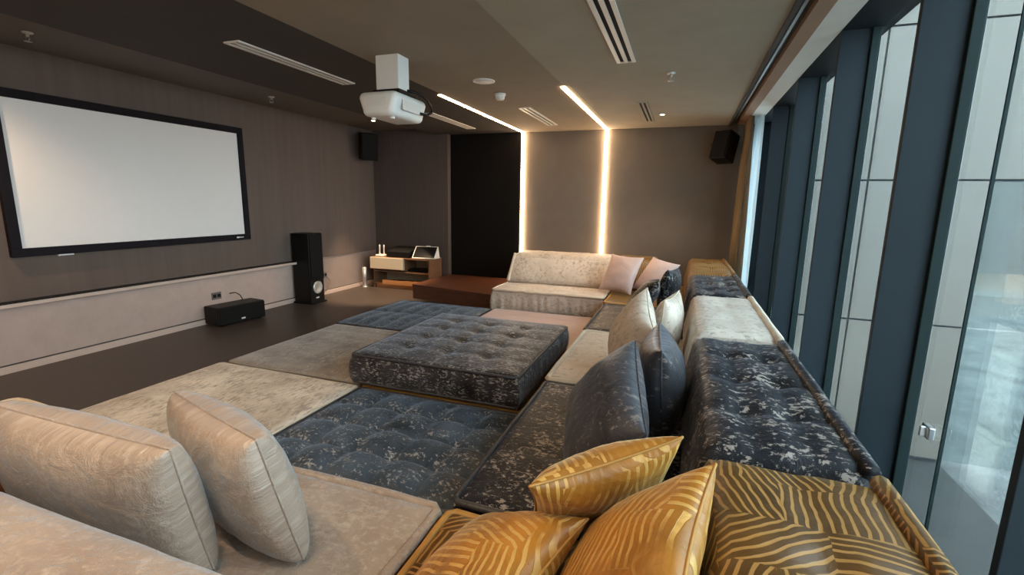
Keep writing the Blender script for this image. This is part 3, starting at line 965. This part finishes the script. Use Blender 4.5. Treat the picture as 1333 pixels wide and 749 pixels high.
def sprinkler(label, x, y, z):
    t = thing('sprinkler_head', label, 'sprinkler', (x, y, z), 'ceiling sprinklers')
    T = Matrix.Translation((x, y, z))
    obj('escutcheon', lathe([(0.04, 0), (0.036, -0.008), (0.014, -0.014)], 18, T), 'satin', t, True)
    obj('nozzle', lathe([(0.012, -0.012), (0.012, -0.03), (0.006, -0.035)], 12, T), 'steel', t, True)
    a = tube([(x - 0.02, y, z - 0.03), (x - 0.024, y, z - 0.05), (x, y, z - 0.066), (x + 0.024, y, z - 0.05), (x + 0.02, y, z - 0.03)], 0.004, 6)
    obj('yoke_arm', a, 'steel', t, True)
    obj('deflector', lathe([(0.0, -0.064), (0.026, -0.066), (0.026, -0.069), (0, -0.07)], 14, T), 'steel', t, True)


sprinkler('small sprinkler on the umber ceiling at the top left corner', -4.9, 2.45, 2.79)
sprinkler('small sprinkler on the umber ceiling above the right end of the screen', -4.92, 4.81, 2.79)
sprinkler('small sprinkler on the taupe ceiling near the windows', -0.2, 4.64, ZC)

t = thing('ceiling_speaker', 'round flush white speaker cover in the brown ceiling', 'speaker', (-1.9, 4.43, ZC - 0.001))
T = Matrix.Translation((-1.9, 4.43, ZC - 0.001))
obj('rim_ring', lathe([(0.105, 0), (0.105, -0.008), (0.09, -0.01), (0.09, -0.002)], 32, T), 'white', t, True)
obj('grille_cover', lathe([(0.09, -0.002), (0.088, -0.008), (0.0, -0.009)], 32, T), 'white', t, True)
t = thing('smoke_detector', 'white domed smoke detector beside the round ceiling speaker', 'smoke detector', (-1.95, 4.99, ZC - 0.001))
T = Matrix.Translation((-1.95, 4.99, ZC - 0.001))
obj('base_plate', lathe([(0.062, 0), (0.06, -0.02)], 24, T), 'white', t, True)
obj('sensor_dome', lathe([(0.05, -0.02), (0.05, -0.045), (0.04, -0.06), (0.0, -0.066)], 24, T), 'white', t, True)
obj('indicator_light', box(-1.91, -1.905, 4.945, 4.95, ZC - 0.05, ZC - 0.044), 'black', t)


def downlight(label, x, y, z, watts, ang=1.6, blend=0.6, group='recessed downlights'):
    t = thing('downlight', label, 'downlight', (x, y, z), group)
    T = Matrix.Translation((x, y, z))
    obj('bezel', lathe([(0.042, 0.001), (0.042, -0.004), (0.03, -0.005), (0.028, 0.0005)], 20, T), 'white', t, True)
    obj('lens', lathe([(0.0, -0.001), (0.027, -0.001), (0.027, -0.003), (0, -0.0035)], 18, T), 'lamp', t)
    ld = bpy.data.lights.new('downlight_bulb', 'SPOT')
    ld.energy = watts
    ld.color = SPOT_COLOR
    ld.spot_size = ang
    ld.spot_blend = blend
    ld.shadow_soft_size = 0.03
    lo = bpy.data.objects.new('downlight_bulb', ld)
    lo.location = (0, 0, -0.02)
    link(lo, t)


downlight('tiny bright downlight in the umber ceiling by the far left corner', -4.75, 6.64, 2.79, 420, 0.8)
downlight('tiny downlight in the taupe ceiling near the back wall', -0.36, 6.66, ZC, 40, 1.7)
downlight('downlight in the taupe ceiling above the gold pillows, out of frame', -0.7, 0.2, ZC, 25, 1.5)
downlight('downlight in the brown ceiling above the near sofa, out of frame', -2.0, 0.6, ZC - 0.001, 35, 2.0)
downlight('added unseen downlight in the umber ceiling at the near end, grazing the left wall', -4.95, 1.55, 2.79, 80, 2.4)  # unseen lamp added to warm the left wall and lengthen the ledge shadow

# ------------------------------------------------------------------ loudspeakers
t = thing('floor_speaker', 'tall black floor standing speaker against the left wall', 'speaker', (-5.28, 5.64, 0))
obj('cabinet', box(-5.44, -5.13, 5.50, 5.78, 0.02, 1.05, 0.008), 'black', t)
obj('grille_cloth', box(-5.132, -5.112, 5.512, 5.768, 0.36, 1.04, 0.006), 'cloth', t)
obj('plinth', box(-5.46, -5.10, 5.485, 5.795, 0, 0.022, 0.004), 'black', t)
obj('woofer_trim', lathe([(0.095, 0), (0.095, 0.012), (0.08, 0.016), (0.06, 0.006), (0.0, 0.002)], 28, Matrix.Translation((-5.131, 5.64, 0.24)) @ Matrix.Rotation(PI / 2, 4, 'Y')), 'satin', t, True, 'shiny round trim')
obj('maker_badge', box(-5.131, -5.127, 5.60, 5.66, 0.075, 0.095), 'mark', t)
t = thing('centre_speaker', 'low black centre speaker box lying on the floor by the left wall', 'speaker', (-5.28, 4.35, 0))
rm = Matrix.Translation((-5.28, 4.36, 0)) @ Matrix.Rotation(-0.12, 4, 'Z')
obj('cabinet', box(-0.15, 0.12, -0.31, 0.31, 0.012, 0.235, 0.01, None, rm), 'black', t)
obj('grille_cloth', box(0.121, 0.138, -0.30, 0.30, 0.02, 0.228, 0.006, None, rm), 'cloth', t)
for a_ in (-0.25, 0.25):
    obj('foot', box(-0.12, 0.1, a_ - 0.02, a_ + 0.02, 0, 0.012, 0, None, rm), 'black', t)
obj('maker_badge', box(0.138, 0.141, -0.03, 0.02, 0.05, 0.068, 0, None, rm), 'mark', t)
t = thing('wall_speaker', 'black wall speaker tilted in the upper left back corner', 'speaker', (-5.2, 7.2, 2.45))
rm = Matrix.Translation((-5.2, 7.12, 2.45)) @ Matrix.Rotation(-0.75, 4, 'Z') @ Matrix.Rotation(0.2, 4, 'Y')
obj('cabinet', box(-0.15, 0.1, -0.14, 0.14, -0.22, 0.22, 0.008, None, rm), 'black', t)
obj('grille_cloth', box(0.101, 0.118, -0.13, 0.13, -0.21, 0.21, 0.005, None, rm), 'cloth', t)
obj('wall_bracket', tube([(-5.3, 7.2, 2.5), (-5.38, 7.35, 2.52), (-5.46, 7.48, 2.52)], 0.018, 8), 'black', t, True)
t = thing('wall_speaker', 'black wall speaker tilted high beside the curtain', 'speaker', (0.42, 7.5, 2.36))
rm = Matrix.Translation((0.45, 7.48, 2.36)) @ Matrix.Rotation(-0.6, 4, 'Z') @ Matrix.Rotation(-0.3, 4, 'X')
obj('cabinet', box(-0.12, 0.12, -0.1, 0.14, -0.2, 0.2, 0.008, None, rm), 'black', t)
obj('grille_cloth', box(-0.11, 0.11, -0.118, -0.101, -0.19, 0.19, 0.005, None, rm), 'cloth', t)
obj('wall_bracket', tube([(0.36, 7.52, 2.4), (0.32, 7.62, 2.42), (0.30, 7.74, 2.42)], 0.018, 8), 'black', t, True)

# sockets and their cables
for lab, y, z in (('grey wall socket above the centre speaker', 4.26, 0.33), ('grey wall socket right of the floor speaker', 6.18, 0.33)):
    t = thing('wall_socket', lab, 'socket', (XL, y, z), 'sockets on the pale wall')
    obj('face_plate', box(XL, XL + 0.01, y - 0.065, y + 0.065, z - 0.045, z + 0.045, 0.003), 'socket', t)
    for dy in (-0.03, 0.03):
        obj('outlet', box(XL + 0.0095, XL + 0.013, y + dy - 0.022, y + dy + 0.022, z - 0.022, z + 0.022, 0.002), 'black', t)
tag(obj('speaker_cable', tube([(-5.47, 4.44, 0.33), (-5.44, 4.5, 0.335), (-5.40, 4.53, 0.30), (-5.36, 4.53, 0.25), (-5.35, 4.50, 0.24)], 0.006, 6), 'black', None, True), 'short black cable curling from the wall into the centre speaker', 'cable')
tag(obj('speaker_cable', tube([(-5.465, 6.22, 0.30), (-5.44, 6.28, 0.22), (-5.44, 6.25, 0.10), (-5.445, 6.1, 0.04), (-5.44, 5.9, 0.02), (-5.40, 5.77, 0.06)], 0.005, 6), 'socket', None, True), 'thin cable looping from the wall socket to the floor speaker', 'cable')

# ------------------------------------------------------------------ media corner
t = thing('stage_platform', 'low red brown wooden platform in the back corner', 'platform', (-3.2, 7.0, 0))
pb = bmesh.new()
pts = [(-4.02, 6.52), (-2.50, 6.22), (-2.50, YB - 0.035), (-3.935, YB - 0.035), (-3.97, YB - 0.2)]
lo_ = [pb.verts.new((x, y, 0)) for x, y in pts]
hi_ = [pb.verts.new((x, y, 0.205)) for x, y in pts]
for i_ in range(5):
    pb.faces.new((lo_[i_], lo_[(i_ + 1) % 5], hi_[(i_ + 1) % 5], hi_[i_]))
pb.faces.new(hi_)
pb.faces.new(lo_[::-1])
bmesh.ops.recalc_face_normals(pb, faces=pb.faces[:])
obj('riser', pb, 'plat', t)
pb = bmesh.new()
pts = [(-4.025, 6.51), (-2.495, 6.21), (-2.495, YB - 0.035), (-3.935, YB - 0.035), (-3.972, YB - 0.2)]
lo_ = [pb.verts.new((x, y, 0.206)) for x, y in pts]
hi_ = [pb.verts.new((x, y, 0.23)) for x, y in pts]
for i_ in range(5):
    pb.faces.new((lo_[i_], lo_[(i_ + 1) % 5], hi_[(i_ + 1) % 5], hi_[i_]))
pb.faces.new(hi_)
pb.faces.new(lo_[::-1])
bmesh.ops.recalc_face_normals(pb, faces=pb.faces[:])
obj('top_board', pb, 'plat', t)

cx0, cx1, cy0, cy1 = -5.22, -4.03, 7.10, 7.52
t = thing('media_cabinet', 'low wooden media cabinet with a cream drawer and open shelves', 'cabinet', ((cx0 + cx1) / 2, 7.3, 0))
obj('top_board', box(cx0, cx1, cy0, cy1, 0.53, 0.555, 0.003), 'cab', t)
obj('side_panel', box(cx1 - 0.03, cx1, cy0, cy1, 0.0, 0.53, 0.002), 'cab', t)
obj('side_panel', box(cx0 + 0.02, cx0 + 0.045, cy0 + 0.02, cy1, 0.0, 0.53, 0.002), 'cab', t)
obj('divider', box(-4.56, -4.54, cy0 + 0.02, cy1 - 0.02, 0.31, 0.53), 'cab', t)
obj('back_panel', box(cx0 + 0.045, cx1 - 0.03, cy1 - 0.02, cy1, 0.02, 0.53), 'cabback', t)
obj('shelf', box(cx0 + 0.045, cx1 - 0.03, cy0 + 0.03, cy1 - 0.02, 0.29, 0.31), 'cab', t)
obj('shelf', box(cx0 + 0.045, cx1 - 0.03, cy0 + 0.02, cy1 - 0.02, 0.07, 0.09), 'cabin', t)
obj('plinth', box(cx0 + 0.06, cx1 - 0.05, cy0 + 0.05, cy0 + 0.07, 0.0, 0.07), 'cabin', t, False, 'orange wood plinth')
obj('front_rail', box(cx0 + 0.22, cx1 - 0.03, cy0 + 0.0, cy0 + 0.02, 0.07, 0.15), 'cabin', t, False, 'orange wood rail')
dr = obj('drawer', box(cx0 - 0.01, -4.55, cy0 - 0.03, cy0 + 0.3, 0.345, 0.55, 0.004), 'drawer', t, False, 'cream drawer')
obj('pull_edge', box(cx0 + 0.02, -4.58, cy0 - 0.034, cy0 - 0.029, 0.345, 0.352), 'cab', dr)

t = thing('wifi_router', 'small white router with two upright antennas on the cabinet', 'router', (-5.08, 7.2, 0.556))
obj('router_body', box(-5.16, -4.98, 7.14, 7.27, 0.556, 0.59, 0.008), 'white', t)
for ax_ in (-5.12, -5.03):
    obj('antenna', lathe([(0.013, 0.59), (0.013, 0.75), (0.01, 0.76), (0, 0.762)], 10, Matrix.Translation((ax_, 7.22, 0))), 'white', t, True)
t = thing('dj_mixer', 'black sound mixer between the router and the tablet', 'mixer', (-4.65, 7.3, 0.556))
mb = box(-4.93, -4.46, 7.14, 7.48, 0.565, 0.66, 0.008)
for v in mb.verts:
    if v.co.z > 0.62 and v.co.y > 7.3:
        v.co.z += 0.07
obj('mixer_case', mb, 'black', t)
for i_ in range(7):
    obj('knob', lathe([(0.014, 0), (0.012, 0.02), (0, 0.021)], 10, Matrix.Translation((-4.89 + 0.065 * i_, 7.27, 0.66))), 'cloth', t, True)
for a_ in (-4.9, -4.49):
    obj('foot', box(a_ - 0.015, a_ + 0.015, 7.17, 7.45, 0.556, 0.566), 'black', t)
t = thing('tablet_monitor', 'tilted white framed touch monitor with black screen on the cabinet', 'monitor', (-4.2, 7.2, 0.556))
rm = Matrix.Translation((-4.19, 7.16, 0.568)) @ Matrix.Rotation(0.12, 4, 'Z') @ Matrix.Rotation(0.80, 4, 'X')
obj('monitor_frame', box(-0.21, 0.21, -0.01, 0.26, -0.004, 0.012, 0.004, None, rm), 'white', t)
obj('display', box(-0.195, 0.195, 0.005, 0.245, 0.0122, 0.014, 0, None, rm), 'screenoff', t)
sb = bmesh.new()
sv = [rm @ Vector(p) for p in ((0.13, 0.0, -0.004), (0.13, 0.24, -0.004), (0.21, 0.0, -0.004), (0.21, 0.24, -0.004))]
q0 = [sb.verts.new(p) for p in sv]
q1 = [sb.verts.new((p.x, p.y + 0.05, 0.557)) for p in (sv[1], sv[3])]
sb.faces.new((q0[0], q0[2], q0[3], q0[1]))
sb.faces.new((q0[1], q0[3], q1[1], q1[0]))
sb.faces.new((q0[0], q0[1], q1[0]))
sb.faces.new((q0[2], q1[1], q0[3]))
sb.faces.new((q0[0], q1[0], q1[1], q0[2]))
bmesh.ops.recalc_face_normals(sb, faces=sb.faces[:])
obj('stand', sb, 'white', t)
obj('camera_bar', box(-0.02, 0.06, 0.255, 0.275, 0, 0.014, 0.003, None, rm), 'white', t)
t = thing('media_player', 'black slim media player lying on the upper right shelf of the cabinet', 'player', (-4.3, 7.27, 0.311))
obj('player_case', box(-4.50, -4.10, 7.16, 7.42, 0.314, 0.36, 0.005), 'black', t)
obj('front_panel', box(-4.49, -4.11, 7.156, 7.16, 0.32, 0.355), 'screenoff', t)
t = thing('cable_bundle', 'black cables and small boxes on the bottom shelf of the cabinet', 'cables', (-4.5, 7.25, 0.09))
for i_ in range(4):
    yy = 7.16 + 0.05 * i_
    obj('cable', tube([(-4.9 + 0.8 * q / 12, yy + 0.03 * math.sin(q * 1.3 + i_), 0.103 + 0.022 * abs(math.sin(q * 0.9 + i_ * 2))) for q in range(13)], 0.012, 6), 'black', t, True)
t = thing('tube_lamp', 'slim white metal cylinder standing on the floor by the cabinet', 'lamp', (-5.34, 7.05, 0))
obj('tube_body', lathe([(0.036, 0.004), (0.036, 0.355), (0.03, 0.36), (0, 0.361)], 20, Matrix.Translation((-5.34, 7.05, 0))), 'satin', t, True)
obj('base_ring', lathe([(0.045, 0), (0.045, 0.006), (0.036, 0.008), (0, 0.009)], 20, Matrix.Translation((-5.34, 7.05, 0))), 'satin', t, True)


# ------------------------------------------------------------------ curtains
def drape(name, label, mat, pts, z0, z1, amp, folds):
    """Hanging cloth along a plan line, folded, with thickness."""
    bm = bmesh.new()
    n_ = 80
    a, b = Vector((*pts[0], 0)), Vector((*pts[1], 0))
    d = (b - a)
    nrm = Vector((-d.y, d.x, 0)).normalized()
    rows = []
    for z, s in ((z1, 0.7), ((z0 + z1) / 2, 1.0), (z0, 1.15)):
        row = []
        for i_ in range(n_ + 1):
            u = i_ / n_
            o_ = amp * s * math.sin(u * folds * 2 * PI + 0.3 * math.sin(u * 17)) + 0.01 * math.sin(u * 31 + z)
            p = a + d * u + nrm * o_
            row.append(bm.verts.new((p.x, p.y, z)))
        rows.append(row)
    for r0, r1 in zip(rows, rows[1:]):
        for i_ in range(n_):
            bm.faces.new((r0[i_], r0[i_ + 1], r1[i_ + 1], r1[i_]))
    bmesh.ops.solidify(bm, geom=bm.faces[:], thickness=0.004)
    o = obj(name, bm, mat, None, True)
    return tag(o, label, 'curtain')


drape('curtain', 'ochre linen curtain drawn back at the far end of the windows', 'curtain', ((0.725, 6.98), (0.73, 7.62)), 0.02, ZC + 0.03, 0.06, 5)
drape('sheer_curtain', 'white sheer curtain glowing with daylight beside the ochre curtain', 'sheer', ((0.842, 6.9), (0.842, 7.66)), 0.02, ZC - 0.005, 0.022, 8)
